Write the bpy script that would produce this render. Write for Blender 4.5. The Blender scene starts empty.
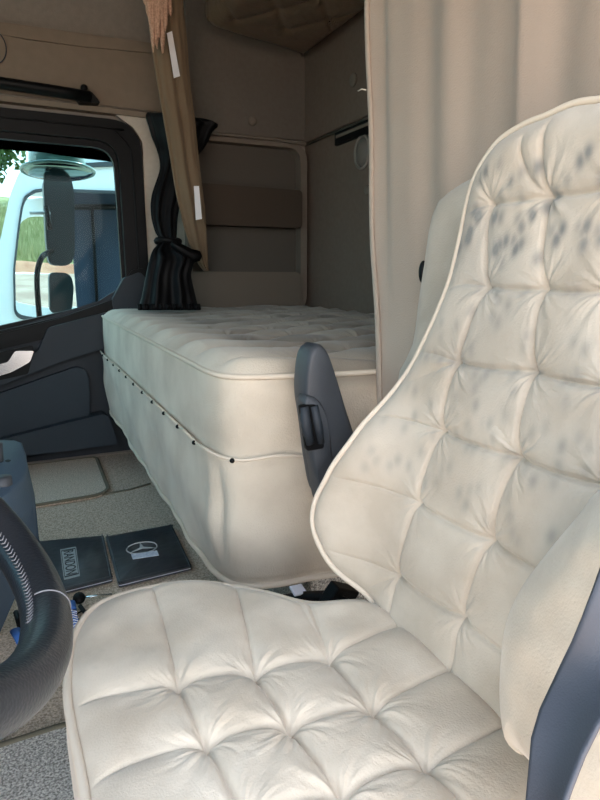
import bpy, math, random
import numpy as np
from mathutils import Vector
from mathutils.geometry import tessellate_polygon
random.seed(4); rng = np.random.default_rng(4)
SC = bpy.context.scene; COL = SC.collection
# ------------------------------------------------------------------ camera model
PITCH, YAW, CZ = math.radians(12.2), math.radians(24.9), .78
FW = np.array((math.sin(YAW)*math.cos(PITCH), math.cos(YAW)*math.cos(PITCH), -math.sin(PITCH)))
RT = np.array((math.cos(YAW), -math.sin(YAW), 0.))
UP = np.array((math.sin(YAW)*math.sin(PITCH), math.cos(YAW)*math.sin(PITCH), math.cos(PITCH)))
CAM = np.array((0., 0., CZ))
def ray(u, v): return FW + (u-300)/600*RT + (400-v)/600*UP
def P(u, v, X=None, Y=None, Z=None, T=None):
    r = ray(u, v)
    t = T if T is not None else X/r[0] if X is not None else Y/r[1] if Y is not None else (Z-CZ)/r[2]
    return CAM + r*t
cd = bpy.data.cameras.new('camera'); cam = bpy.data.objects.new('camera', cd); COL.objects.link(cam)
cam.location = CAM; cam.rotation_euler = (math.pi/2-PITCH, 0, -YAW)
cd.sensor_fit = 'HORIZONTAL'; cd.sensor_width = 36; cd.lens = 36; cd.clip_start = .02; cd.clip_end = 400
SC.camera = cam
# ------------------------------------------------------------------ materials
def mat(name, col, rough=.8, col2=None, nscale=8, bump=0, bscale=200, metal=0, sheen=0, spec=.5, trans=None, stain_shade=False, detail=4, bdist=.002, coat=0, bkind='noise'):
    m = bpy.data.materials.new(name); m.use_nodes = True
    nt = m.node_tree; b = nt.nodes['Principled BSDF']
    b.inputs['Roughness'].default_value = rough; b.inputs['Metallic'].default_value = metal
    b.inputs['Specular IOR Level'].default_value = spec
    b.inputs['Sheen Weight'].default_value = sheen
    b.inputs['Sheen Roughness'].default_value = .5
    b.inputs['Coat Weight'].default_value = coat
    tc = nt.nodes.new('ShaderNodeTexCoord')
    rgb = nt.nodes.new('ShaderNodeRGB'); rgb.outputs[0].default_value = (*col, 1)
    out = rgb.outputs[0]
    if col2:
        n = nt.nodes.new('ShaderNodeTexNoise'); n.inputs['Scale'].default_value = nscale; n.inputs['Detail'].default_value = detail
        nt.links.new(tc.outputs['Object'], n.inputs['Vector'])
        r = nt.nodes.new('ShaderNodeValToRGB'); r.color_ramp.elements[0].position = .35; r.color_ramp.elements[1].position = .65
        r.color_ramp.elements[0].color = (*col, 1); r.color_ramp.elements[1].color = (*col2, 1)
        nt.links.new(n.outputs['Fac'], r.inputs['Fac']); out = r.outputs['Color']
    if stain_shade:
        a = nt.nodes.new('ShaderNodeAttribute'); a.attribute_name = 'stain_shade'
        mx = nt.nodes.new('ShaderNodeMix'); mx.data_type = 'RGBA'
        nt.links.new(a.outputs['Fac'], mx.inputs['Factor']); nt.links.new(out, mx.inputs['A'])
        mx.inputs['B'].default_value = (*stain_shade, 1); out = mx.outputs['Result']
    nt.links.new(out, b.inputs['Base Color'])
    if bump:
        n = nt.nodes.new('ShaderNodeTexNoise' if bkind == 'noise' else 'ShaderNodeTexVoronoi'); n.inputs['Scale'].default_value = bscale
        nt.links.new(tc.outputs['Object'], n.inputs['Vector'])
        bp = nt.nodes.new('ShaderNodeBump'); bp.inputs['Strength'].default_value = bump; bp.inputs['Distance'].default_value = bdist
        nt.links.new(n.outputs[0], bp.inputs['Height']); nt.links.new(bp.outputs['Normal'], b.inputs['Normal'])
    return m
def glassmat(name, col, gloss=.06):
    m = bpy.data.materials.new(name); m.use_nodes = True; nt = m.node_tree; nt.nodes.clear()
    o = nt.nodes.new('ShaderNodeOutputMaterial'); t = nt.nodes.new('ShaderNodeBsdfTransparent'); g = nt.nodes.new('ShaderNodeBsdfGlossy')
    t.inputs['Color'].default_value = (*col, 1); g.inputs['Roughness'].default_value = .02
    mx = nt.nodes.new('ShaderNodeMixShader'); mx.inputs[0].default_value = gloss
    nt.links.new(t.outputs[0], mx.inputs[1]); nt.links.new(g.outputs[0], mx.inputs[2]); nt.links.new(mx.outputs[0], o.inputs[0])
    return m
M = dict(
 seat=mat('beige_suede', (.52,.435,.335), .95, (.68,.59,.475), 11, .45, 420, sheen=.25, spec=.15, stain_shade=(.20,.20,.185), bdist=.0012, detail=12),
 piping=mat('beige_piping', (.66,.57,.46), .9, bump=.3, bscale=500, spec=.15),
 bed=mat('beige_bed_suede', (.51,.43,.335), .95, (.64,.56,.45), 7, .5, 330, sheen=.2, spec=.15, stain_shade=(.20,.17,.135), bdist=.002, detail=10),
 curtain=mat('tan_curtain', (.38,.305,.245), .95, (.41,.335,.27), 3, .5, 420, sheen=.2, spec=.1, bdist=.0015),
 curtain2=mat('tan_tied_curtain', (.175,.125,.078), .9, (.20,.145,.092), 3, .4, 420, sheen=.1, spec=.1),
 lace=mat('pink_lace', (.62,.40,.29), .95, (.42,.26,.18), 180, .8, 300),
 velcro=mat('white_hook_strip', (.80,.80,.82), .9, bump=.4, bscale=500),
 black=mat('black_satin', (.0025,.0025,.003), .6, spec=.2, bump=.2, bscale=60),
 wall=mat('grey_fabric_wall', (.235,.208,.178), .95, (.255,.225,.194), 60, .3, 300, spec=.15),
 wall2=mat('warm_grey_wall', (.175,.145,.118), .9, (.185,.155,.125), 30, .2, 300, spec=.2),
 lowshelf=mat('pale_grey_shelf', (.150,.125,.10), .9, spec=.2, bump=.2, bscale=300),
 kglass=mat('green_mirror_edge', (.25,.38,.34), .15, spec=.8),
 wall_shaded=mat('bunk_fabric_wall_shaded', (.140,.122,.104), .95, (.152,.133,.114), 60, .3, 300, spec=.15),  # darker copy of the wall fabric, bunk shade in its colour
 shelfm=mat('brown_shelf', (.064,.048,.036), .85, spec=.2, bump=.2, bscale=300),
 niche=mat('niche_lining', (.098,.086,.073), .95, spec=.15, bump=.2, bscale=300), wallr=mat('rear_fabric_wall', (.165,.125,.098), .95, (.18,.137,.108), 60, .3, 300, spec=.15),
 tanp=mat('tan_padded_panel', (.21,.165,.122), .8, (.225,.178,.132), 30, .25, 350, spec=.25),
 pillar=mat('beige_pillar', (.55,.49,.41), .85, (.51,.45,.37), 60, .3, 350, spec=.2),
 dark=mat('black_rubber', (.0022,.0025,.003), .5, spec=.2, bump=.15, bscale=300),
 door=mat('charcoal_plastic', (.022,.028,.036), .6, spec=.4, bump=.25, bscale=600),
 door2=mat('slate_panel', (.028,.038,.049), .65, spec=.35, bump=.25, bscale=500),
 dash=mat('slate_dash', (.048,.080,.118), .55, spec=.4, bump=.2, bscale=500),
 arm=mat('armrest_plastic', (.046,.051,.059), .5, spec=.45, bump=.2, bscale=600),
 leather=mat('black_leather', (.015,.018,.023), .32, (.020,.023,.028), 20, .35, 350, spec=.5, bdist=.0006, bkind='voronoi'),
 thread=mat('grey_thread', (.20,.20,.21), .7),
 chrome=mat('satin_chrome', (.75,.75,.76), .25, metal=1),
 carpet=mat('speckled_carpet', (.37,.29,.215), 1, (.76,.63,.50), 260, .6, 240, spec=.05, bdist=.004, detail=3),
 carpet2=mat('dark_speckled_carpet', (.24,.225,.20), 1, (.78,.74,.67), 260, .6, 240, spec=.05, bdist=.004, detail=3),
 binding=mat('olive_binding', (.17,.15,.105), .95, bump=.3, bscale=400),
 matm=mat('mat_carpet', (.40,.32,.24), 1, (.82,.70,.57), 260, .6, 240, spec=.05, bdist=.004, detail=3),
 pvc=mat('black_pvc', (.040,.044,.050), .36, (.060,.065,.072), 25, .9, 22, spec=.5, bdist=.004),
 plate=mat('silver_plate', (.36,.38,.38), .5), silver=mat('silver_print', (.50,.53,.53), .5), whitel=mat('white_label', (.55,.60,.72), .6, (.75,.78,.85), 120), blackp=mat('black_print', (.02,.02,.02), .6),
 blue=mat('blue_strap', (.05,.16,.50), .6), whites=mat('white_strap', (.7,.72,.8), .7),
 belt=mat('seat_belt_webbing', (.046,.052,.066), .5, (.060,.066,.080), 9, .25, 900, spec=.35, bdist=.0008),
 wrap=mat('brown_wrapped_pad', (.17,.125,.085), .38, (.13,.095,.065), 10, .5, 40, spec=.5, bdist=.004),
 navy=mat('neighbour_cabin_lining', (.020,.034,.060), .8),
 white=mat('white_truck_paint', (.80,.86,.88), .3, spec=.5),
 mirror=mat('mirror_glass', (.16,.24,.23), .12, metal=1),
 mirrorh=mat('mirror_housing', (.045,.058,.068), .5),
 soil=mat('red_soil', (.42,.27,.18), 1, (.58,.46,.36), 1.2, .5, 6),
 yardsoil=mat('pinkish_dirt_yard', (.26,.165,.12), 1, (.40,.29,.22), 1.2, .5, 6),
 soilred=mat('deep_red_soil', (.33,.13,.07), 1, (.45,.22,.13), 2.),
 grass=mat('grass', (.20,.22,.08), 1, (.42,.40,.20), 2.5), leaf=mat('leaves', (.035,.07,.02), 1, (.09,.15,.045), 2.5), bark=mat('bark', (.08,.06,.04), 1),
 glass=glassmat('tinted_window', (.50,.66,.68), .004), wind=glassmat('windshield_glass', (.32,.49,.545)), visor=glassmat('smoked_acrylic', (.003,.003,.004), .003),
 lampg=mat('lamp_lens', (.16,.14,.12), .4),
)
# ------------------------------------------------------------------ builders
def tag(o, label=None, cat=None, group=None, kind=None):
    for k, v in (('label', label), ('category', cat), ('group', group), ('kind', kind)):
        if v: o[k] = v
    return o
def thing(name, label, cat, loc=(0,0,0), group=None, kind=None):
    o = bpy.data.objects.new(name, None); COL.objects.link(o); o.location = loc; o.empty_display_size = .05
    return tag(o, label, cat, group, kind)
def wloc(o):
    v = Vector((0,0,0))
    while o: v += o.location; o = o.parent
    return v
def mk(name, V, F, m, parent=None, smooth=True, auto=None, attr=None, bevel=0, solid=0, origin=None):
    V = np.asarray(V, float); off = np.array(wloc(parent)) if parent else np.zeros(3)
    if not parent or origin is not None:
        base = np.array(origin) if origin is not None else np.array(((V[:,0].min()+V[:,0].max())/2, (V[:,1].min()+V[:,1].max())/2, V[:,2].min()))
    else: base = off
    me = bpy.data.meshes.new(name); me.from_pydata((V-base).tolist(), [], F if isinstance(F, list) else F.tolist()); me.update()
    o = bpy.data.objects.new(name, me); COL.objects.link(o)
    if parent: o.parent = parent; o.location = base-off
    else: o.location = base
    me.materials.append(M[m] if isinstance(m, str) else m)
    if smooth: me.polygons.foreach_set('use_smooth', [True]*len(me.polygons))
    if attr is not None:
        a = me.attributes.new('stain_shade', 'FLOAT', 'POINT'); a.data.foreach_set('value', np.asarray(attr, np.float32))
    if auto is not None: me.set_sharp_from_angle(angle=math.radians(auto))
    if solid:
        s = o.modifiers.new('s', 'SOLIDIFY'); s.thickness = solid; s.offset = 0
    if bevel:
        b = o.modifiers.new('b', 'BEVEL'); b.width = bevel; b.segments = 3; b.limit_method = 'ANGLE'; b.angle_limit = math.radians(35)
        b.harden_normals = False
    return o
def cat(parts):
    V, F, n = [], [], 0
    for v, f in parts:
        v = np.asarray(v, float); V.append(v); F += [tuple(i+n for i in q) for q in (f if isinstance(f, list) else f.tolist())]; n += len(v)
    return np.vstack(V), F
def box(x0, x1, y0, y1, z0, z1):
    v = [(x,y,z) for x in (x0,x1) for y in (y0,y1) for z in (z0,z1)]
    return v, [(0,1,3,2),(4,6,7,5),(0,4,5,1),(2,3,7,6),(0,2,6,4),(1,5,7,3)]
def catmull(pts, n, closed=True):
    p = np.asarray(pts, float); k = len(p); out = []
    rngs = k if closed else k-1
    for i in range(rngs):
        if closed: a, b, c, d = p[(i-1)%k], p[i], p[(i+1)%k], p[(i+2)%k]
        else: a, b, c, d = p[max(i-1,0)], p[i], p[i+1], p[min(i+2,k-1)]
        for j in range(24):
            t = j/24
            out.append(.5*((2*b)+(-a+c)*t+(2*a-5*b+4*c-d)*t*t+(-a+3*b-3*c+d)*t**3))
    if not closed: out.append(p[-1])
    q = np.array(out)
    if closed: q = np.vstack([q, q[:1]])
    L = np.r_[0, np.cumsum(np.linalg.norm(np.diff(q, axis=0), axis=1))]
    s = np.linspace(0, L[-1], n, endpoint=not closed)
    return np.stack([np.interp(s, L, q[:,i]) for i in range(q.shape[1])], 1)
def tube(path, r, closed=False, n=10, flat=1., up=None):
    p = np.asarray(path, float); k = len(p); r = np.broadcast_to(np.asarray(r, float), (k,))
    d = (np.roll(p,-1,0)-np.roll(p,1,0)) if closed else np.gradient(p, axis=0)
    d /= np.linalg.norm(d, axis=1)[:,None]+1e-12
    V = []; u = np.array(up if up is not None else ((0,0,1) if abs(d[0][2]) < .9 else (1,0,0)), float)
    for i in range(k):
        if up is not None: u = np.array(up, float)
        a = np.cross(d[i], u); a /= np.linalg.norm(a)+1e-12; b = np.cross(a, d[i]); u = b
        for j in range(n):
            t = 2*math.pi*j/n; V.append(p[i]+r[i]*(math.cos(t)*a+flat*math.sin(t)*b))
    F = []
    for i in range(k if closed else k-1):
        for j in range(n):
            F.append((i*n+j, i*n+(j+1)%n, ((i+1)%k)*n+(j+1)%n, ((i+1)%k)*n+j))
    if not closed: F += [tuple(range(n))[::-1], tuple((k-1)*n+j for j in range(n))]
    return V, F
def loft(rings, closed=True, caps=True):
    n = len(rings[0]); V = np.vstack(rings); F = []
    for i in range(len(rings)-1):
        for j in range(n if closed else n-1):
            F.append((i*n+j, i*n+(j+1)%n, (i+1)*n+(j+1)%n, (i+1)*n+j))
    if caps and closed:
        F.append(tuple(range(n))[::-1]); F.append(tuple((len(rings)-1)*n+j for j in range(n)))
    return V, F
def plate(outer, holes, to3, thick):
    """flat panel with holes; to3(a,b,depth)->xyz; depth 0 is the visible face"""
    loops = [outer]+list(holes); tri = tessellate_polygon([[Vector((a,b,0)) for a,b in l] for l in loops])
    pts = [q for l in loops for q in l]; n = len(pts)
    V = [to3(a,b,0) for a,b in pts]+[to3(a,b,thick) for a,b in pts]
    F = [tuple(t) for t in tri]+[tuple(n+i for i in t[::-1]) for t in tri]; s = 0
    for l in loops:
        k = len(l)
        for i in range(k): F.append((s+i, s+(i+1)%k, n+s+(i+1)%k, n+s+i))
        s += k
    return V, F
def rpoly(pts, r, n=6):
    out = []; k = len(pts)
    for i in range(k):
        p = np.array(pts[i], float); a = np.array(pts[i-1], float); b = np.array(pts[(i+1)%k], float)
        ri = r[i] if isinstance(r, (list, tuple)) else r
        da = (a-p)/np.linalg.norm(a-p); db = (b-p)/np.linalg.norm(b-p)
        q0 = p+da*ri; q1 = p+db*ri
        if ri <= 0: out.append(tuple(p)); continue
        for j in range(n+1):
            t = j/n; out.append(tuple((1-t)**2*q0+2*t*(1-t)*p+t*t*q1))
    return out
XZ = lambda Y, s=1: (lambda a, b, d: (a, Y+s*d, b))
def wallprism(name, px, Y, thick, m, parent, r=.01, bevel=.004, **kw):
    pts = [(P(u,v,Y=Y)[0], P(u,v,Y=Y)[2]) for u,v in px]
    V, F = plate(rpoly(pts, r), [], XZ(Y), thick)
    return mk(name, V, F, m, parent, smooth=False, bevel=bevel, **kw)
def sphere(c, r, n=12, s=(1,1,1)):
    V = []; F = []
    for i in range(n+1):
        for j in range(2*n):
            th = math.pi*i/n; ph = math.pi*j/n
            V.append((c[0]+r*s[0]*math.sin(th)*math.cos(ph), c[1]+r*s[1]*math.sin(th)*math.sin(ph), c[2]+r*s[2]*math.cos(th)))
    for i in range(n):
        for j in range(2*n): F.append((i*2*n+j, (i+1)*2*n+j, (i+1)*2*n+(j+1)%(2*n), i*2*n+(j+1)%(2*n)))
    return V, F
def sm(x, a, b):
    t = np.clip((x-a)/(b-a), 0, 1); return t*t*(3-2*t)
def vnoise(p, seed=0, f=1.):
    """smooth pseudo-noise from summed sines"""
    g = np.random.default_rng(seed); o = np.zeros(len(p))
    for i in range(9):
        k = g.normal(0, 1, 2)*f; o += np.sin(p@k*2*math.pi+g.uniform(0, 6.28))*(1 if i < 5 else .6)
    return o/4
def segdist(p, segs):
    d = np.full(len(p), 9.)
    for a, b, w in segs:
        a = np.asarray(a, float); b = np.asarray(b, float); e = b-a; t = np.clip(((p-a)@e)/(e@e+1e-12), 0, 1)
        d = np.minimum(d, np.linalg.norm(p-(a+t[:,None]*e), axis=1)+w)
    return d
def outdist(p, out):
    d = np.full(len(p), 9.); k = len(out)
    for i in range(0, k, 4):
        a = out[i]; b = out[(i+4)%k]; e = b-a; t = np.clip(((p-a)@e)/(e@e+1e-12), 0, 1)
        d = np.minimum(d, np.linalg.norm(p-(a+t[:,None]*e), axis=1))
    return d
def tuft(p, btn, segs, A=.02, w=.022, D=.02, wb=.016, rip=.0016, seed=3):
    h = A*(1-np.exp(-segdist(p, segs)/w)) - .0035*np.exp(-(segdist(p, segs)/.003)**2)
    g = np.random.default_rng(seed)
    for b in btn:
        q = p-np.asarray(b); r = np.linalg.norm(q, axis=1); th = np.arctan2(q[:,1], q[:,0])
        h -= D*np.exp(-r/wb)
        rr = np.zeros(len(p))
        for k in (5, 8, 11, 14): rr += np.sin(k*th+g.uniform(0, 6.28))*g.uniform(.4, 1)
        for k in (19, 26, 33): rr += .55*np.abs(np.sin(k*th/2+g.uniform(0, 6.28)+6*r/.05))*sm(r, .008, .02)
        h += rip*rr*np.exp(-(r/.042)**2)*sm(r, .003, .014)
    return h
def pillow(name, out, c, fr, hf, H, r, thick, nth, nr, m, parent, stain_shade=None, inset=.02, base=None, esm=.045):
    """cushion: outline `out` (closed 2-D), height function on top, rounded edge, side wall and back"""
    O, S, T, N = fr; o = catmull(out, nth); c = np.array(c, float)
    f = 1-(1-np.linspace(0, 1, nr)[1:])**1.25
    pts = np.vstack([c[None]]+[c+fi*(o-c) for fi in f])
    d = outdist(pts, o); d[-nth:] = 0
    x = np.clip(d/r, 0, 1); h = hf(pts)*sm(d, -.002, esm) + (base(pts) if base else 0) - H*(1-np.sqrt(np.clip(1-(1-x)**2, 0, 1)))
    hb0 = base(o)[:,None] if base else 0.
    V = [O+pts[:,:1]*S+pts[:,1:]*T+h[:,None]*N]; F = [(0, 1+j, 1+(j+1)%nth) for j in range(nth)]
    nrings = len(f)
    for dz, ins in ((.15,-.003),(.4,-.006),(.7,-.005),(1., inset)):
        cc = c+(o-c)*(1-ins/np.linalg.norm(o-c, axis=1)[:,None])
        V.append(O+cc[:,:1]*S+cc[:,1:]*T+(hb0*(1-dz)-(H+(thick-H)*dz))*N); nrings += 1
    A = np.arange(nth); B = (A+1)%nth; Fs = []
    for i in range(nrings-1):
        a = 1+i*nth; b = a+nth; Fs.append(np.stack([a+A, b+A, b+B, a+B], 1))
    F += [tuple(q) for q in np.vstack(Fs).tolist()]
    V = np.vstack(V)
    F.append(tuple(len(V)-nth+j for j in range(nth)))
    st = None
    if stain_shade is not None: st = np.zeros(len(V)); st[:len(pts)] = stain_shade(pts)
    ob = mk(name, V, F, m, parent, attr=st)
    edge = O+o[:,:1]*S+o[:,1:]*T+(hb0-H)*N
    return ob, edge
def sheet(name, edgeL, edgeR, ncol, fold, m, parent=None, solid=.003, **kw):
    """cloth between two 3-D edge paths; fold(j/ncol, i/nrow)->offset vector"""
    L = np.asarray(edgeL); Rr = np.asarray(edgeR); n = len(L); V = []
    for i in range(n):
        for j in range(ncol+1):
            t = j/ncol; V.append(L[i]*(1-t)+Rr[i]*t+np.asarray(fold(t, i/(n-1))))
    F = [(i*(ncol+1)+j, i*(ncol+1)+j+1, (i+1)*(ncol+1)+j+1, (i+1)*(ncol+1)+j) for i in range(n-1) for j in range(ncol)]
    return mk(name, V, F, m, parent, solid=solid, **kw)
S_ = lambda *a: np.array(a, float)
WY = 2.6; RX = 1.235; CEIL = 1.98
# ================================================================== SETTING
def struct(name, V, F, m, parent=None, **kw):
    o = mk(name, V, F, m, parent, **{'smooth': False, **kw})
    if not parent: o['kind'] = 'structure'
    return o
struct('floor', *box(-1.15, 1.24, -.02, 2.62, -.06, 0), 'carpet')
struct('ceiling', *box(-1.15, 1.26, -.06, 2.7, CEIL, CEIL+.06), 'wall')
struct('shade_header', *box(-1.15, .72, -.07, -.03, 1.50, CEIL), 'wall')  # unseen door header, added to block light from the curtain top
# passenger side wall with the door opening
outerhole = rpoly([(-1.0,.02),(-1.0,1.36),(.50,1.352),(.505,.62),(.40,.02)], [.02,.06,.12,.05,.02])
V, F = plate([(-1.15,-.02),(1.24,-.02),(1.24,CEIL),(-1.15,CEIL)], [outerhole], XZ(2.605), .05)
struct('wall_back', V, F, 'wall')
struct('wall_right', *box(RX, RX+.05, -.06, 2.62, 0, CEIL), 'wallr')
struct('wall_front', *box(.72, 1.22, -.07, -.03, 0, CEIL), 'wall')
V, F = plate([(-.06,0),(2.66,0),(2.66,CEIL),(-.06,CEIL)], [rpoly([(.06,.72),(2.56,.72),(2.5,1.62),(.12,1.62)], .08)], lambda a,b,d: (-1.15-d, a, b), .05)
struct('wall_left', V, F, 'wall')
w = thing('window_1', None, None, (-1.17,1.3,.72), kind='structure')
mk('windshield_glass', *box(-1.18,-1.172,.05,2.57,.71,1.63), 'wind', w, smooth=False)
# upper part of bunk walls stands proud of the lower part, with a pale rail at the joint
struct('trim_1', *box(.70, RX, 2.585, 2.61, 1.345, CEIL), 'wall_shaded', bevel=.006)
struct('trim_2', *box(RX-.012, RX+.01, .0, 2.59, 1.335, CEIL), 'wallr', bevel=.006)
struct('trim_3', *cat([tube([(.70,2.585,1.338),(1.10,2.585,1.338),(1.165,2.582,1.33),(RX-.02,2.55,1.325)], .006), tube([(RX-.012,2.55,1.325),(RX-.012,.1,1.325)], .005)]), 'wall2', smooth=True)
# rounded frame around the shelf niche
pp = rpoly([(.66,.60),(1.212,.60),(1.212,1.315),(.66,1.315)], .07, 8); ip = rpoly([(.68,.615),(1.180,.615),(1.180,1.30),(.68,1.30)], .06, 8)
V, F = plate(pp, [ip], XZ(2.535), .075); struct('trim_4', V, F, 'wall2', bevel=.008)
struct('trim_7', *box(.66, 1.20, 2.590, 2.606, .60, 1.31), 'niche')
struct('trim_5', *plate(rpoly([(.495,.58),(.665,.58),(.665,1.375),(.40,1.375),(.47,1.33),(.505,1.28)], .01), [], XZ(2.575), .035), 'pillar', bevel=.006)
# padded tan panel over the door
px = rpoly([(-1.1,1.385),(.705,1.366),(.71,1.54),(.60,1.632),(-1.1,1.62)], [.01,.02,.1,.05,.01], 8)
pn = thing('trim_6', None, None, (-.2,2.6,1.37), kind='structure')
mk('padded_panel', *plate(px, [], XZ(2.56), .06), 'tanp', pn, smooth=False, bevel=.012)
mk('upper_lip', *plate([(-1.1,1.628),(.02,1.628),(.60,1.636),(.55,1.60),(.3,1.588),(.12,1.586)], [], XZ(2.552), .02), 'tanp', pn, smooth=False, bevel=.006)
mk('lower_seam', *tube([(-1.1,2.559,1.402),(.3,2.559,1.393),(.62,2.559,1.388)], .004), 'wall2', pn)
# ---- passenger door
dr = thing('door_1', None, None, (0,2.6,0), kind='structure')
gh = rpoly([(-1.0,.36),(-1.0,1.285),(.408,1.272),(.410,.655)], [.05,.08,.09,.10], 8)
oh = [(a,b) for a,b in rpoly([(-.99,.30),(-.99,1.358),(.498,1.350),(.503,.60)], [.02,.06,.12,.04], 8)]
mk('window_frame', *plate(oh, [gh], XZ(2.565), .07), 'dark', dr, smooth=False, bevel=.012)
gi = rpoly([(-.985,.38),(-.985,1.262),(.394,1.250),(.398,.668)], [.05,.08,.08,.09], 8)
g2 = rpoly([(-1.0,.36),(-1.0,1.285),(.420,1.272),(.424,.652)], [.05,.08,.09,.10], 8)
mk('glass_seal', *plate(g2, [gi], XZ(2.60), .03), 'dark', dr, smooth=False, bevel=.006)
mk('frame_bead', *tube(catmull([(a, 2.562, b) for a, b in rpoly([(-.97,.33),(-.97,1.325),(.458,1.315),(.463,.64)], [.02,.06,.12,.06], 4)], 160), .0035, closed=True, n=6), 'dark', dr)
mk('window_glass', *plate(g2, [], XZ(2.612), .004), 'glass', dr, smooth=False)
def dp(name, px, Y, th, m, r=.015, bev=.006, par=dr): return wallprism(name, px, Y, th, m, par, r, bev)
mk('door_skin', *plate([(-1.0,.02),(.40,.02),(.47,.30),(.50,.70),(.375,.70),(.30,.655),(-.09,.54),(-1.0,.36)], [], XZ(2.585), .05), 'door', dr, smooth=False, bevel=.004)
dp('window_sill', [(-90,365),(-90,352),(0,334),(60,318),(112,300),(132,270),(145,268),(148,300),(120,318),(60,330),(0,345)], 2.555, .05, 'dark', .008)
dp('door_arm_band', [(-90,385),(38,352),(48,328),(108,312),(112,346),(60,362),(0,386),(-90,425)], 2.53, .06, 'door')
dp('pull_recess', [(-90,400),(28,374),(34,352),(33,345),(-90,372)], 2.527, .012, 'dark', .008, .003)
hd = dp('door_handle', [(-20,382),(12,372),(30,362),(34,351),(15,351),(8,362),(-20,370)], 2.512, .02, 'chrome', .008, .005)
dp('storage_pocket', [(-90,470),(-90,425),(76,367),(86,370),(89,380),(90,415),(60,422)], 2.55, .04, 'door2', .012)
dp('lower_pocket', [(-90,480),(0,440),(104,414),(110,418),(118,444),(60,452),(-90,468)], 2.505, .08, 'door2', .012, .01)
dp('pillar_corner', [(112,300),(124,278),(140,272),(150,282),(148,312),(115,318)], 2.545, .04, 'door', .01)
# ---- shelves, handle, fittings
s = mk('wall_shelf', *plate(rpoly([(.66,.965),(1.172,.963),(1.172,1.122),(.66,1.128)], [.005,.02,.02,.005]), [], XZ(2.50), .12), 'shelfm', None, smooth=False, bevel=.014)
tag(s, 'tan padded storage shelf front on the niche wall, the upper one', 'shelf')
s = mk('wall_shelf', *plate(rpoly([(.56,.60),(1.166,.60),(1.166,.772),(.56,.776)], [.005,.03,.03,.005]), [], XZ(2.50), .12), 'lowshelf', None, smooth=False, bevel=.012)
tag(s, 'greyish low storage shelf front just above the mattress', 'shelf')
g = thing('grab_handle', 'long black grab rail on the tan panel above the passenger window', 'grab handle', (0,2.55,1.44))
mk('rail', *tube([P(-120,64,Y=2.50), P(0,83,Y=2.50), P(60,92,Y=2.50), P(90,97,Y=2.51)], .028, n=14, flat=.7), 'dark', g)
mk('end_bracket', *plate(rpoly([tuple(P(u,v,Y=2.51)[[0,2]]) for u,v in [(74,93),(80,90),(92,92),(98,99),(100,103),(80,102)]], .004), [], XZ(2.51), .055), 'dark', g, smooth=False, bevel=.005)
mk('bracket_clip', *sphere(P(84,88,Y=2.505), .013, 8), 'dark', g)
e = mk('round_badge', *tube([P(-9,46,Y=2.556)+S_(.048*math.cos(t),0,.058*math.sin(t)) for t in np.linspace(0,2*math.pi,48,False)], .0022, closed=True, n=6), 'door', None)
tag(e, 'thin dark round badge outline on the tan panel at the left edge', 'badge')
def disc(x, y, z, ax, r, m, name, label, catg):
    n = 20; rings = []
    for dd, rr in ((.0,r),(.006,r),(.009,r*.85),(.010,r*.3)):
        rg = []
        for j in range(n):
            t = 2*math.pi*j/n
            rg.append((x+rr*math.cos(t), y-dd, z+rr*math.sin(t)) if ax == 'y' else (x-dd, y+rr*math.cos(t), z+rr*math.sin(t)))
        rings.append(rg)
    return tag(mk(name, *loft(rings), m), label, catg)
a = P(252,121,Y=2.585); disc(a[0], 2.586, a[2], 'y', .02, 'wall2', 'cover_cap', 'small round grey cover cap on the side wall above the rail', 'cap')
a = P(354,80,X=RX-.012); disc(RX-.012, a[1], a[2], 'x', .024, 'wall2', 'cover_cap', 'round grey cover cap high on the rear wall', 'cap')
a = P(368,190,X=RX); disc(RX, a[1], a[2], 'x', .018, 'wall2', 'cover_cap', 'small round cap on the rear wall below the round lamp', 'cap')
l = thing('reading_lamp', 'round dark reading lamp set in the rear wall by the curtain edge', 'lamp', (RX,P(363,152,X=RX)[1],1.21))
c = P(363,152,X=RX)
mk('lamp_bezel', *tube([c+S_(-.003,.052*math.cos(t),.058*math.sin(t)) for t in np.linspace(0,2*math.pi,40,False)], .007, closed=True), 'wall', l)
mk('lamp_head', *sphere(c+S_(.005,0,0), .048, 12, (.5,1,1.1)), 'lampg', l)
v = thing('slot_vent', 'slim dark slotted vent in the rear wall under the rail', 'vent', (RX,2.1,1.28))
a, b = P(335,137,X=RX-.01), P(369,125,X=RX-.01)
mk('vent_frame', *box(RX-.014, RX+.005, 1.85, a[1], a[2]-.035, a[2]+.018), 'dark', v, smooth=False, bevel=.005)
mk('vent_slat', *box(RX-.018, RX, 1.87, a[1]-.02, a[2]-.01, a[2]+.002), 'wall2', v, smooth=False, bevel=.002)
# ---- upper bunk
ub = thing('upper_bunk', 'brown tufted underside of the folded upper bunk near the ceiling', 'bunk', (.95,1.3,1.66))
fr = (S_(0,0,1.66), S_(1,0,0), S_(0,1,0), S_(0,0,-1))
ubt = [(.80+.2*i+.1*(k%2), 2.28-.15*k) for i in range(-1,3) for k in range(0,12)]
ubs = []
for x, y in ubt:
    for dx in (-.1,.1): ubs.append(((x,y),(x+dx,y-.15),0.))
pillow('padding', [(.72,2.30),(.74,2.37),(.80,2.40),(1.0,2.45),(1.17,2.50),(1.19,2.45),(1.19,1.5),(1.19,.3),(1.17,.2),(.75,.2),(.72,.3),(.72,1.5)], (.95,1.3), fr,
       lambda p: tuft(p, ubt, ubs, .008, .02, .010, .02, .0022), .03, .05, .09, 500, 90, 'wrap', ub, inset=.0)
mk('bunk_frame', *box(.74,1.17,.2,2.36,1.75,1.80), 'wall2', ub, smooth=False, bevel=.01)
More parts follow.
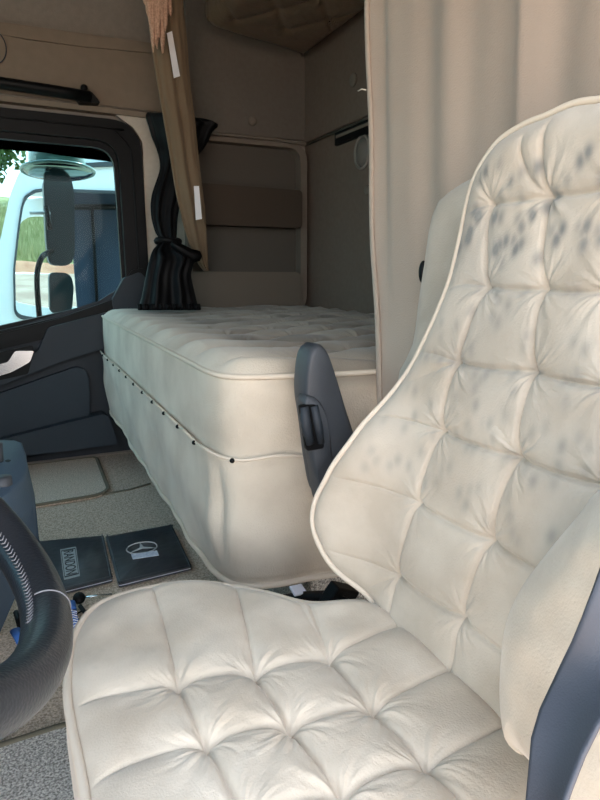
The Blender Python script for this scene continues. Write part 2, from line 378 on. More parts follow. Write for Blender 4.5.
# ================================================================== LOWER BED
bed = thing('bunk_bed', 'beige suede covered lower bunk with tufted mattress and snap-on skirt', 'bed', (.72,1.7,0))
BO = [(.30,2.50),(.30,2.1),(.30,1.6),(.30,1.2),(.302,1.04),(.325,.975),(.39,.948),(.47,.932),(.56,.918),(.75,.92),(1.0,.92),(1.17,.925),(1.205,.96),(1.212,1.3),(1.212,2.0),(1.205,2.46),(1.17,2.53),(.9,2.535),(.6,2.535),(.34,2.535)]
bb, bs = [], []
for i in range(5):
    for k in range(0, 12):
        x, y = .47+.15*i, 2.46-.145*k-(.07 if i%2 else 0)
        if x < 1.15 and y > .95:
            bb.append((x,y)); bs += [((x,y),(x+.15,y-.07),0.),((x,y),(x+.15,y+.075),0.)]
bs += [((x,y),(.305,y+.02),.0) for x, y in bb if x < .5]
def bedh(p):
    h = tuft(p, bb, bs, .020, .024, .018, .02, .002, 8)
    inner = sm(p[:,0], .33, .43)
    return h*(.45+.55*inner)+.012*np.exp(-((p[:,0]-.35)/.05)**2)+.002*vnoise(p, 3, 3)
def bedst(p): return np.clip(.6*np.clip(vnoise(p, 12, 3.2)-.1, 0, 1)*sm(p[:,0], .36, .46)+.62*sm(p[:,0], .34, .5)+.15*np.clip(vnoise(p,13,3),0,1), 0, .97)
fr = (S_(0,0,.612), S_(1,0,0), S_(0,1,0), S_(0,0,1))
mt, edge = pillow('mattress', BO, (.76,1.7), fr, bedh, .014, .035, .185, 700, 130, 'bed', bed, stain_shade=bedst, inset=.0)
mk('piping', *tube(edge+S_(0,0,.002), .0052, closed=True, n=8), 'piping', mt)
# skirt: follows the front and the near end, wrinkled, hem slightly tucked
fo = catmull(BO, 700)
i0 = [i for i in range(700) if (fo[i,0] < .40 or fo[i,1] < .96) and fo[i,0] < 1.1 and fo[i,1] < 2.52]
sk = fo[i0]; sk = sk[np.argsort(np.unwrap(np.arctan2(sk[:,1]-1.7, sk[:,0]-.76)))]
if sk[0,1] < sk[-1,1]: sk = sk[::-1]
L = np.r_[0, np.cumsum(np.linalg.norm(np.diff(sk, axis=0), axis=1))]
tn = np.gradient(sk, axis=0); tn /= np.linalg.norm(tn, axis=1)[:,None]; nm = np.stack([tn[:,1], -tn[:,0]], 1)
if nm[50,0] > 0: nm = -nm
rows = 44; ztop, V = .475, []
s1 = float(L[int(np.argmin(np.abs(sk[:,1]-.995)+10*(sk[:,0]>.36)))])
snapz = lambda s: .462+.004*math.cos(s/.135*2*math.pi)-.004
for i in range(rows):
    f = i/(rows-1)
    for j in range(len(sk)):
        s = L[j]; zt = snapz(s); zb = .205+.010*math.sin(s*3.3+1)+.002*math.sin(s*11)
        z = zt+(zb-zt)*f
        o = .011+.0035*math.exp(-(f/.05)**2)*(1+math.cos(s/.135*2*math.pi)) + f*(.003*math.sin(s*9+2*f)+.0025*math.sin(s*17+1.3-3*f)+.0015*math.sin(s*41+5*f)) - .012*f**2 - .006*math.exp(-((f-.97)/.03)**2)
        o += (-.010*math.exp(-((s-s1)/.010)**2)+.006*math.exp(-((s-s1-.03)/.016)**2)+.006*math.exp(-((s-s1+.028)/.016)**2)-.005*math.exp(-((s-s1-.16-.1*f)/.012)**2))*math.sin(math.pi*min(f*1.15,1))
        wob = .004*math.sin(s*9-9*f)*math.sin(f*3.1)
        V.append((sk[j,0]+nm[j,0]*(o+wob), sk[j,1]+nm[j,1]*(o+wob), z))
n = len(sk); F = [(i*n+j, i*n+j+1, (i+1)*n+j+1, (i+1)*n+j) for i in range(rows-1) for j in range(n-1)]
V = np.array(V); skirt = mk('skirt', V, F, 'bed', bed, solid=.003, attr=.22*np.clip(vnoise(V[:,[1,2]]+V[:,[0,0]], 17, 2.6), 0, 1))
mk('skirt_hem', *tube(V[-n:], .006, n=8), 'piping', skirt); mk('top_seam', *tube(V[:n], .0032, n=6), 'piping', skirt)
for s in np.arange(.06, L[-1]-.3, .135):
    j = int(np.searchsorted(L, s)); c = V[j]
    q = mk('snap_button', *sphere(c+S_(nm[j,0]*.003,nm[j,1]*.003,-.001), .0046, 8), 'dark', skirt)
mk('bed_base', *box(.50,1.19,1.02,2.5,.0,.45), 'carpet2', bed, smooth=False, bevel=.01)
# ================================================================== DRIVER SEAT
seat = thing('driver_seat', 'beige tufted suede driver seat with high back and folded black armrest', 'seat', (.25,.5,0))
zc = .33
def C2(u, v, z=zc): a = P(u, v, Z=z); return (a[0], a[1])
zb = .343
cb = {k: C2(*p, z=zc) for k, p in dict(A1=(178,684),A2=(255,677),A3=(329,662),B1=(206,742),B2=(290,731),B3=(373,713),C2=(342,799),C3=(427,769)).items()}
cb['C1'] = (.135,.395); cb.update(D1=(.14,.30), D2=(.222,.285), D3=(.31,.285))
out = [C2(85,800,.31), C2(72,730,.31), C2(68,690,.31), C2(75,640,.31), C2(100,605,.315), C2(150,586,.32), C2(200,581,.32), C2(260,590,.32), C2(310,602,.32), (.415,.66), (.44,.58), (.44,.42), (.43,.30), (.38,.21), (.25,.18), (.12,.185), (.04,.23), (.012,.32)]
segs = []
def add(a, b, w=0., bend=None):
    a = np.array(a, float); b = np.array(b, float)
    if bend is None: segs.append((a, b, w)); return
    m_ = (a+b)/2+np.array(bend); q = [(1-t)**2*a+2*t*(1-t)*m_+t*t*b for t in np.linspace(0,1,7)]
    for i in range(6): segs.append((q[i], q[i+1], w))
for r_ in 'ABCD':
    for i in (1,2): add(cb[f'{r_}{i}'], cb[f'{r_}{i+1}'], 0, (0,.012))
for a_, b_ in ('AB','BC','CD'):
    for i in (1,2,3): add(cb[f'{a_}{i}'], cb[f'{b_}{i}'])
E_ = lambda u, v: C2(u, v, .34)
add(cb['A1'], E_(80,690), .002, (0,.015)); add(cb['B1'], E_(84,772), .002, (0,.02)); add(cb['C1'], (.02,.36), .003, (0,.015)); add(cb['D1'], (.03,.26), .003)
add(cb['A1'], C2(144,580,.30), .002, (.008,0)); add(cb['A2'], C2(225,572,.30), .002, (.008,0)); add(cb['A3'], C2(296,590,.30), .003); add(cb['A3'], C2(278,586,.30), .005)
add(cb['A3'], (.43,.575), .002, (0,.01)); add(cb['B3'], (.43,.475), .001, (0,.01)); add(cb['C3'], (.43,.385), .002); add(cb['D3'], (.43,.29), .002)
for i in (1,2,3): add(cb[f'D{i}'], (cb[f'D{i}'][0], .19), .003)
btn = list(cb.values())
def ch(p):
    h = tuft(p, btn, segs, .0075, .010, .011, .012, .0008, 5)
    return h-.008+.012*sm(p[:,0], .05, .2)+.0012*vnoise(p, 5, 9)
def cst(p): return .16*np.clip(vnoise(p, 21, 5), 0, 1)+.22*np.clip(vnoise(p, 22, 22)-1.0, 0, 1)
fr = (S_(0,0,zc), S_(1,0,0), S_(0,1,0), S_(0,0,1))
cu, edge = pillow('seat_cushion', out, (.22,.48), fr, ch, .022, .045, .13, 1100, 190, 'seat', seat, stain_shade=cst, inset=.02)
mk('piping', *tube(edge+S_(0,0,.008), .0052, closed=True, n=8), 'piping', cu)
# ---- backrest
K = .2; tl = math.hypot(K,1); T = S_(K/tl,0,1/tl); N = S_(-1/tl,0,K/tl); O = S_(.40,0,.33); SY = S_(0,1,0)
def B2(u, v, h=0.):
    r = ray(u, v); o = O+h*N; t = ((o-CAM)@N)/(r@N); q = CAM+r*t; return (q[1], (q-o)@T)
BC = .49
lo = [(355,600,.02),(326,568,.045),(312,530,.06),(315,503,.06),(330,476,.05),(352,447,.03),(372,421,.01),(392,388,0),(412,352,-.005),(432,316,-.01),(446,280,-.01),(456,240,-.01),(463,205,-.01),(470,180,-.01),(480,160,-.01),(497,138,-.01),(520,123,-.01),(542,114,-.01)]
left = [B2(*q) for q in lo]
mir = [(2*BC-s_, t_) for s_, t_ in left[1:]]
topm = (BC, B2(572,103,-.01)[1]+.002)
out = left+[topm]+mir[::-1]+[(BC-.12,-.035),(BC,-.05),(BC+.12,-.03)]
bp = dict(R11=(487,202),R12=(545,194),R21=(481,285),R22=(537,286),R23=(600,288),R31=(451,361),R32=(526,370),R33=(600,385),R41=(435,430),R42=(510,456),R43=(597,485),R51=(411,502),R52=(484,540),R61=(391,575),R62=(455,617))
bq = {k: B2(*p, h=0) for k, p in bp.items()}
def ext(a, b): return (2*b[0]-a[0], 2*b[1]-a[1])
bq['R13'] = (bq['R23'][0]+.01, bq['R12'][1]); bq['R53'] = (bq['R43'][0], bq['R52'][1]); bq['R63'] = (bq['R43'][0]+.005, bq['R62'][1])
for i in range(1,7): bq[f'R{i}4'] = (bq[f'R{i}3'][0]-.11, bq[f'R{i}3'][1])
segs = []
for i in range(1,7):
    for j in (1,2,3):
        add(bq[f'R{i}{j}'], bq[f'R{i}{j+1}'], 0, (0,-.006))
for i in range(1,6):
    for j in (1,2,3,4): add(bq[f'R{i}{j}'], bq[f'R{i+1}{j}'], 0, (.007,0))
for j in (1,2,3,4): b_ = bq[f'R6{j}']; add(b_, (b_[0]-.005, -.03), .001)
add(bq['R11'], B2(478,152), .003, (.01,0)); add(bq['R12'], B2(549,112), .0005, (.012,0)); add(bq['R12'], B2(523,138), .002, (.016,-.01))
add(bq['R13'], (bq['R13'][0], bq['R13'][1]+.1), .002)
add(bq['R11'], B2(465,212), .003); add(bq['R21'], B2(447,287), .003, (0,.008)); add(bq['R31'], B2(412,352), .003, (0,.008)); add(bq['R31'], B2(400,385), .006)
add(bq['R41'], B2(372,415), .002, (0,.008)); add(bq['R51'], B2(330,473,.04), .002, (0,.006)); add(bq['R61'], B2(318,545,.05), .002, (0,.0)); add(bq['R61'], B2(360,590,.01), .003)
for i in range(1,7): b_ = bq[f'R{i}4']; add(b_, (b_[0]-.15, b_[1]+.01), .004)
def bwing(p): return .085*sm(np.abs(p[:,0]-BC), .12, .27)*(1-sm(p[:,1], .16, .36))
def bh(p):
    s_, t_ = p[:,0], p[:,1]
    h = tuft(p, list(bq.values()), segs, .0045, .008, .009, .011, .0006, 7)
    return h-.008+.012*np.exp(-((t_-.62)/.08)**2)+.0012*vnoise(p, 6, 8)
# grey finger-shaped smudges, stronger on the upper rows
gs = np.random.default_rng(11); smud = []
for _ in range(240):
    t_ = gs.choice([.56,.52,.49,.43,.40,.36,.30,.26,.20])+gs.normal(0,.012); smud.append((gs.uniform(.28,.68), t_, gs.uniform(.25,.62)*(1 if t_ > .47 else .45)))
def bst(p):
    o = np.zeros(len(p))
    for s0, t0, a in smud: o = np.maximum(o, 1.25*a*np.exp(-((p[:,0]-s0)/.006)**2-((p[:,1]-t0)/.009)**2))
    return np.minimum(o, .75)+.19+.12*sm(p[:,1],.15,.4)+.22*np.clip(vnoise(p, 31, 4)+.1, 0, 1)*sm(p[:,1], .05, .3)*(1-sm(p[:,1], .56, .6))
fr = (O, SY, T, N)
bk, edge = pillow('backrest', out, (BC,.28), fr, bh, .026, .04, .085, 1300, 200, 'seat', seat, stain_shade=bst, inset=.03, base=bwing)
mk('piping', *tube(edge+.010*N, .0040, closed=True, n=8), 'piping', bk)
# side bolster on the door side
bo = [(600,484),(575,512),(545,548),(518,585),(503,620),(498,655),(497,700),(503,738),(515,758),(532,768)]
hb = .085; bl = [B2(u, v, hb-.022) for u, v in bo]; rs = [(.12,.03),(.10,.08),(.095,.16),(.10,.24),(.12,.32),(.16,.37)]
fr2 = (O+hb*N, SY, T, N)
bo_, e2 = pillow('side_bolster', bl[::-1]+[(bl[0][0]-.05, bl[0][1]+.03)]+rs[::-1], (.21,.19), fr2, lambda p: .03*np.exp(-((p[:,0]-.22)/.08)**2)+.0015*vnoise(p,9,12), .035, .06, .12, 500, 70, 'seat', seat, stain_shade=lambda p: .1*np.clip(vnoise(p,41,6),0,1), inset=.0)
# rear shell
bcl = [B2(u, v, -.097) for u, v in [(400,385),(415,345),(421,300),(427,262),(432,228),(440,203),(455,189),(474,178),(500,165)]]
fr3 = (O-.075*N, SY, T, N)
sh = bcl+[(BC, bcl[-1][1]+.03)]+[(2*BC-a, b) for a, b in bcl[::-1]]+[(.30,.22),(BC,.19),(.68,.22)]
bc, _ = pillow('back_cover', sh, (BC,.3), fr3, lambda p: .006*vnoise(p, 4, 4), .025, .05, .036, 300, 40, 'seat', seat, stain_shade=lambda p: .42+0*p[:,0], inset=.02)  # flat darkening puts the shell's shadow into its colour
_b = B2(423,272,-.10); a = O-.10*N+_b[0]*SY+_b[1]*T; mk('adjuster_knob', *sphere(a, .012, 8, (.6,.6,1.5)), 'dark', seat)
# ---- armrest (folded up)
Y0 = .835
ap = [(309,360),(313,349),(321,344),(329,352),(337,374),(346,402),(356,434),(362,462),(350,486),(326,502),(316,470),(309,420),(306,390)]
pts = catmull([tuple(P(u,v,Y=Y0)[[0,2]]) for u, v in ap], 60)
cc = pts.mean(0); rings = []
for dy, ins in ((0,.012),(.002,.006),(.006,.002),(.012,0),(.040,0),(.048,.002),(.054,.007),(.056,.014)):
    q = pts+(cc-pts)/np.linalg.norm(cc-pts, axis=1)[:,None]*ins; rings.append(np.stack([q[:,0], np.full(60, Y0+dy), q[:,1]], 1))
ar = mk('armrest', *loft(rings), 'arm', seat, auto=50)
hp = [(305,395),(312,396),(319,402),(325,416),(329,440),(332,470),(334,500),(320,505),(315,480),(310,455),(305,425),(302,402)]
h3 = catmull([tuple(P(u,v,Y=Y0+.004)[[0,2]]) for u, v in hp], 50)
cc = h3.mean(0); rings = []
for dy, ins in ((-.007,.006),(-.004,.002),(0,0),(.022,0),(.027,.004)):
    q = h3+(cc-h3)/np.linalg.norm(cc-h3, axis=1)[:,None]*ins; rings.append(np.stack([q[:,0], np.full(50, Y0+dy), q[:,1]], 1))
mk('armrest_bracket', *loft(rings), 'arm', ar, auto=50)
lv = [P(u, v, Y=Y0-.008) for u, v in [(304,407),(306,425),(310,444)]]; lw = [P(u, v, Y=Y0-.008) for u, v in [(314,406),(318,425),(321,443)]]
mk('latch_recess', *plate(rpoly([tuple(P(u,v,Y=Y0-.007)[[0,2]]) for u, v in [(299,405),(316,404),(324,448),(306,451)]], .006), [], XZ(Y0-.0085), .006), 'black', ar, smooth=False)
mk('latch_lever', *cat([tube(lv, [.007,.0085,.007], n=10), tube(lw, [.0065,.0075,.006], n=10)]), 'door', ar)
mk('seat_base', *box(.08,.42,.30,.70,0,.22), 'dark', seat, smooth=False, bevel=.01)
bu = mk('belt_buckle', *cat([box(-.03,.03,-.012,.012,-.03,.012)]), 'dark', seat, smooth=False, bevel=.004, origin=(0,0,0)); bu.location = Vector(P(342,592,Y=.80))-Vector((.25,.5,0)); bu.rotation_euler = (.3,.5,.3)
bt = mk('buckle_tag', *box(-.014,.014,-.010,.010,-.002,.002), 'whites', seat, smooth=False, bevel=.001, origin=(0,0,0)); bt.location = Vector(P(298,590,Y=.84))-Vector((.25,.5,0)); bt.rotation_euler = (.5,.2,.3)
mk('buckle_stalk', *tube([P(285,600,Y=.86), P(300,597,Y=.84), P(330,596,Y=.80), P(350,606,Y=.77)], .010, n=8), 'dark', seat)
st_ = mk('side_trim', *plate(rpoly([(.20,.12),(.52,.12),(.52,.36),(.46,.42),(.36,.34),(.22,.28)], .02), [], XZ(.135), .03), 'dash', seat, smooth=False, bevel=.008)
# ---- seat belt in front of the bolster
bl_ = catmull([S_(.70,-.005,1.12), S_(.60,.04,1.0), S_(.50,.09,.88), S_(.39,.15,.76), P(650,455,T=.320), P(612,540,T=.310), P(585,610,T=.305), P(558,672,T=0.315), P(538,715,T=0.305), P(531,745,T=0.300), P(529,790,T=0.295), P(529,860,T=0.290), S_(.20,.09,.40), S_(.20,.05,.12)], 90, False)
br_ = catmull([S_(.75,-.015,1.08), S_(.64,.03,.96), S_(.54,.08,.84), S_(.44,.13,.73), P(735,560,T=0.330), P(690,620,T=0.305), P(650,668,T=0.290), P(612,708,T=0.280), P(590,742,T=0.277), P(577,775,T=0.275), P(564,810,T=0.270), P(560,880,T=0.270), S_(.235,.07,.40), S_(.245,.03,.12)], 90, False)
sb = sheet('seat_belt', bl_, br_, 14, lambda t, i: N*.004*math.sin(math.pi*t)*math.sin(2.2+i*3), 'belt', None, .0022)
tag(sb, 'dark woven seat belt hanging across the bolster at the right edge', 'seat belt')
# ================================================================== STEERING WHEEL
wc = S_(-.164,.50,.648); tt = math.radians(44); A2 = S_(math.cos(tt),0,-math.sin(tt)); A1 = S_(0,1,0); AN = S_(math.sin(tt),0,math.cos(tt))
wheel = thing('steering_wheel', 'black leather steering wheel with grey stitching at the left edge', 'steering wheel', tuple(wc))
R0 = .225; cir = lambda a, r=R0: wc+r*(math.cos(a)*A1+math.sin(a)*A2)
ang = np.linspace(0, 2*math.pi, 160, False)
rim = mk('rim', *tube([cir(a) for a in ang], .0202, closed=True, n=24, up=None), 'leather', wheel)
for k, aa in enumerate(np.linspace(.35, 1.45, 110)):
    pass
zz = []
for k in range(64):
    a = .05+k*.026; r_in = .0202; 
    c0 = cir(a); rd = (c0-wc)/R0; tg = np.cross(AN, rd)
    for sgn in (-1,1):
        f1 = 2.95+sgn*.16; f2 = 2.95
        p1 = c0+r_in*1.01*(math.cos(f1)*rd+math.sin(f1)*AN)+tg*.0022; p2 = c0+r_in*1.03*(math.cos(f2)*rd+math.sin(f2)*AN)-tg*.0014
        zz.append(tube([p1,p2], .0006, n=4))
mk('stitching', *cat(zz), 'thread', rim)
a = 1.50
c0 = cir(a); rd = (c0-wc)/R0
mk('leather_seam', *tube([c0+.0204*(math.cos(f)*rd+math.sin(f)*AN) for f in np.linspace(-.3,2.7,24)], .0008, n=6), 'thread', rim)
mk('hub', *loft([[wc-AN*(.05-dd)+rr*(math.cos(t)*A1+math.sin(t)*A2*.8) for t in ang[::4]] for dd, rr in ((0,.06),(.02,.085),(.05,.08),(.06,.06),(.064,.02))]), 'dark', wheel)
for a in (.05, math.pi-.05, math.pi/2-.75, math.pi/2+.75):
    d0 = cir(a,.07)-AN*.02; d1 = cir(a,.215)
    mk('spoke', *tube([d0, (d0+d1)/2-AN*.012, d1], [.022,.018,.013], n=10, flat=.4, up=AN), 'dark', wheel)
mk('steering_column', *tube([wc-AN*.05, wc-AN*.12-S_(.03,0,0), wc-AN*.2-S_(.13,0,0)], [.05,.055,.06], n=16), 'dark', wheel)
# ================================================================== DASHBOARD CONSOLE
dash = thing('dashboard', 'slate grey dashboard console end beside the steering wheel', 'dashboard', (-.5,1.2,0))
mk('dash_body', *plate(rpoly([(-1.13,0),(-.52,0),(-.48,.35),(-.50,.55),(-.75,.66),(-1.13,.68)], .03), [], lambda a,b,d: (a,.12+d,b), 2.3), 'door', dash, smooth=False, bevel=.01)
def rg(px): return np.array([P(u, v, Y=y) for u, v, y in px])
r0 = rg([(-150,438,1.18),(16,441,1.18),(22,443,1.15),(26,455,1.08),(28,470,1.0),(24,480,.95),(12,491,.90),(0,499,.87),(-150,560,.75)])
r1 = r0.copy(); c_ = r0.mean(0); r1[:,2] -= .012; r1 += (r1-c_)*S_(.006,.01,0)
r2 = r0.copy(); r2[:,0] += S_(0,.0,.002,.004,.006,.008,.006,.004,0); r2[:,2] = .43
r3 = r2.copy(); r3[:,1] = np.maximum(r3[:,1], 1.02)+.02; r3[:,2] = .33; r4 = r3.copy(); r4[:,0] -= .10; r4[:,1] += .3; r4[:,2] = 0
top = c_+(r0-c_)*S_(.94,.94,1)+S_(0,0,.004)
mk('console', *loft([top, r0, r1, r2, r3, r4]), 'dash', dash, smooth=True, auto=45)
tp = np.array([P(u,v,Y=y)+S_(0,0,.005) for u,v,y in [(-40,447,1.16),(14,447,1.16),(19,455,1.1),(20,466,1.03)]])
mk('stitch_line', *tube(catmull(tp, 30, False), .0018, n=6), 'thread', dash)
a = P(1,464,Y=1.04); mk('cup_recess', *sphere(a, .024, 12, (1,1,.2)), 'black', dash)
mk('switch_knob', *tube([a+S_(-.01,0,-.01), a+S_(-.008,0,.035)], .014, n=14), 'arm', dash)
b_ = P(3,487,Y=.92); mk('switch_knob', *tube([b_+S_(0,0,-.01), b_+S_(.0,0,.015)], .013, n=14), 'arm', dash)
# ================================================================== FLOOR THINGS
def quadmat(name, pts, z, th, m, label, catg, bind='binding', r=.03):
    t = thing(name, label, catg, (pts[0][0], pts[0][1], 0))
    o = rpoly(pts, r); mk('carpet_pad', *plate(o, [], lambda a,b,d: (a,b,z-d), th), m, t, smooth=False)
    mk('edge_binding', *tube([(a,b,z-.002) for a,b in o], .008, closed=True, n=8, flat=.6), bind, t); return t
f2 = lambda u, v: tuple(P(u,v,Z=0)[:2])
quadmat('floor_mat', [(-.25,2.08),(.195,2.10),(.235,2.14),(.24,2.56),(-.25,2.56)], .012, .012, 'matm', 'beige speckled floor mat with bound edge by the passenger door', 'floor mat')
quadmat('floor_mat', [(-.75,.12),(-.25,.12),(.10,.12),(.10,.95),(.02,.98),(-.09,.975),(-.75,.93)], .016, .016, 'carpet2', 'dark grey speckled floor mat under the steering wheel', 'floor mat')
mk_b = mk('carpet_joint', *tube([f2(30,508)+(.002,), f2(130,490)+(.002,), f2(150,484)+(.002,)], .006, n=6, flat=.5), 'binding'); tag(mk_b, 'olive bound joint line running across the carpet to the bed', 'carpet edge')
def folder(px, label, t=.016):
    c = [np.array(f2(*p)) for p in px]; cen = sum(c)/4
    o = thing('document_folder', label, 'folder', (cen[0], cen[1], 0))
    def ins(k): return rpoly([tuple(p+(cen-p)*k) for p in c], .006, 4)
    rings = []
    for z, k in ((.001,.02),(.003,0),(t*.45,.0),(t*.5,.02),(t*.55,.02),(t*.6,0),(t-.002,0),(t,.02)):
        rings.append([(a,b,z) for a,b in ins(k)])
    mk('cover', *loft(rings), 'pvc', o, auto=40)
    mk('cover_welt', *tube([(a,b,t-.001) for a,b in catmull(ins(.05), 120)], .0022, closed=True, n=6), 'pvc', o)
    mk('paper_edge', *loft([[(a,b,t*.46) for a,b in ins(.004)], [(a,b,t*.56) for a,b in ins(.004)]]), 'whites', o, smooth=False)
    return o, c, cen, t
fo1, c1, cen1, t1 = folder([(38,546),(104,540),(113,583),(46,600)], 'black vinyl document folder with a framed silver name plate, left of the pair')
fo2, c2, cen2, t2 = folder([(106,541),(172,529),(192,571),(119,589)], 'black vinyl document folder with a silver three-pointed star, right of the pair')
def onz(u, v, z): a = P(u, v, Z=z); return a
q = [onz(u,v,t1)[:2] for u, v in [(60,550),(76,547),(80,576),(64,580)]]
qc = sum(q)/4
mk('name_plate', *plate([tuple(p) for p in q], [], lambda a,b,d: (a,b,t1+.0015-d), .0015), 'plate', fo1, smooth=False)
mk('name_plate_rim', *plate([tuple(p+(qc-p)*.10) for p in q], [[tuple(p+(qc-p)*.17) for p in q]], lambda a,b,d: (a,b,t1+.0020-d), .0010), 'blackp', fo1, smooth=False)
def text_mesh(txt, name, m, parent, org, xd, yd, w, h):
    cu_ = bpy.data.curves.new(name, 'FONT'); cu_.body = txt; cu_.extrude = .01; cu_.align_x = 'CENTER'; cu_.align_y = 'CENTER'
    to = bpy.data.objects.new('tmp', cu_); COL.objects.link(to); bpy.context.view_layer.update()
    me = bpy.data.meshes.new_from_object(to.evaluated_get(bpy.context.evaluated_depsgraph_get()))
    V = np.array([v.co[:] for v in me.vertices]); F = [tuple(p.vertices) for p in me.polygons]
    bpy.data.objects.remove(to); bpy.data.curves.remove(cu_)
    lo_, hi_ = V.min(0), V.max(0); V = V-(lo_+hi_)/2; V[:,0] *= w/(hi_[0]-lo_[0]); V[:,1] *= h/(hi_[1]-lo_[1])
    xd, yd = [np.array(d, float)/np.linalg.norm(d) for d in (xd, yd)]
    W = np.array(org)+V[:,:1]*xd+V[:,1:2]*yd+S_(0,0,1)*V[:,2:]*.06
    return mk(name, W, F, m, parent, smooth=False)
xd = (q[3]+q[2]-q[0]-q[1]); yd = (q[1]-q[0]); 
text_mesh('RANDON', 'lettering', 'blackp', fo1, (qc[0],qc[1],t1+.0016), (*xd,0), (*yd,0), np.linalg.norm(xd)/2*.80, np.linalg.norm(yd)*.62)
sc_ = onz(142,548,t2); ex = (c2[1]-c2[0])/np.linalg.norm(c2[1]-c2[0]); ey = S_(-ex[1], ex[0]); RS = .036
s3 = lambda a, r: (sc_[0]+r*(math.cos(a)*ex[0]*1.15+math.sin(a)*ey[0]), sc_[1]+r*(math.cos(a)*ex[1]*1.15+math.sin(a)*ey[1]))
mk('emblem_ring', *tube([(*s3(a,RS), t2+.001) for a in ang[::4]], .0019, closed=True, n=6), 'silver', fo2)
star = []
for k in range(3):
    star += [s3(math.pi/2+k*2*math.pi/3, RS*.95), s3(math.pi/2+k*2*math.pi/3+math.pi/3, RS*.16)]
mk('emblem_star', *plate(star, [], lambda a,b,d: (a,b,t2+.0018-d), .0015), 'silver', fo2, smooth=False)
lb = [onz(u,v,t2)[:2] for u, v in [(131,555),(157,551),(159,556),(133,560)]]
mk('paper_label', *plate([tuple(p) for p in lb], [], lambda a,b,d: (a,b,t2+.0025-d), .001), 'whitel', fo2, smooth=False)
# keys
kx = thing('key_set', 'black headed key with patterned blue and white strap on the carpet', 'keys', tuple(P(80,602,Z=0)))
a = P(79,598,Z=.02); mk('key_head', *sphere(a, .019, 10, (.75,1.1,.6)), 'black', kx)
mk('key_blade', *tube([a+S_(.006,0,0), P(112,594,Z=.012)], [.005,.004], n=6, flat=.3), 'chrome', kx)
mk('key_ring', *tube([P(84,615,Z=.01)+S_(.018*math.cos(t),.018*math.sin(t),0) for t in ang[::8]], .0018, closed=True, n=6), 'dark', kx)
mk('leather_fob', *tube([P(80,606,Z=.015), P(86,614,Z=.012), P(89,626,Z=.01)], .005, n=8), 'black', kx)
stp = catmull([P(71,602,Z=.02), P(73,617,Z=.02), P(77,634,Z=.012), P(82,660,Z=.006)], 24, False)
mk('strap_clip', *tube(stp[:5], .010, n=8, flat=.5), 'blue', kx)
b1 = sheet('strap', stp[4:]-S_(.010,0,0), stp[4:]+S_(.010,0,0), 4, lambda t,i: (0,0,0), 'blue', kx, .003)
zz = []
for i in range(5, 23):
    p = stp[i]+S_(0,0,.0025); zz.append(tube([p+S_(-.009,-.006,0), p+S_(.0,.004,0), p+S_(.009,-.006,0)], .0016, n=4))
mk('strap_pattern', *cat(zz), 'whites', b1)
k2 = thing('lanyard', 'blue lanyard clip with dark keys lying behind the wheel rim', 'lanyard', tuple(P(18,636,Z=0)))
mk('lanyard_clip', *tube([P(15,630,Z=.03), P(20,638,Z=.03), P(24,646,Z=.02)], .011, n=8, flat=.5), 'blue', k2)
mk('key_bunch', *cat([tube([P(16+3*i,612+3*i,Z=.03), P(20+2*i,626,Z=.03)], .006, n=6) for i in range(3)]), 'dark', k2)
# ================================================================== CURTAINS
# wide curtain behind the seat
eL = []; eR = []
for v in np.linspace(462, -430, 60):
    u = float(np.interp(v, [-430,0,250,395,462], [364,368,374,381,385])); z = .8
    for _ in range(6):
        x = .563+.097*float(sm(np.array(z), .50, .88)); p = P(u, v, X=x); z = p[2]
    eL.append(p); eR.append((x, .09, z))
def fold(t, i):
    z = i; a = .0075*(.45+.55*z)
    yy = t
    f = a*math.sin(2*math.pi*(yy*6.0+.35*math.sin(3*yy)+.15*z))+.5*a*math.sin(2*math.pi*(yy*11.3+.2-.3*z))
    f += .016*math.exp(-((yy-.045)/.018)**2)*z*1.2-.010*math.exp(-((yy-.40)/.010)**2)*z
    f -= .035*float(sm(np.array(yy), .385, .40)*sm(np.array(i), .5, .62))
    f -= .010*math.exp(-((yy-.005)/.008)**2)
    return (f*.9*sm(np.array(t),-.01,.05)*(.15+.85*sm(np.array(i),.12,.3)), 0, 0)
ct = thing('curtain', 'wide beige cabin curtain hanging behind the driver seat', 'curtain', (.6,.5,.36))
cs = sheet('curtain_cloth', eL, eR, 260, fold, 'curtain', ct, .002)
hp_ = np.array([np.array(e)+np.array(fold(0, i/59))+S_(-.004,-.004+.003*math.sin(i*.5),0) for i, e in enumerate(eL)])
mk('side_hem', *tube(hp_, .007, n=8, flat=.6), 'curtain', ct)
mk('loose_thread', *tube([P(366,90,X=.60), P(362,89,X=.598), P(358,91,X=.597)], .0012, n=5), 'piping', ct)
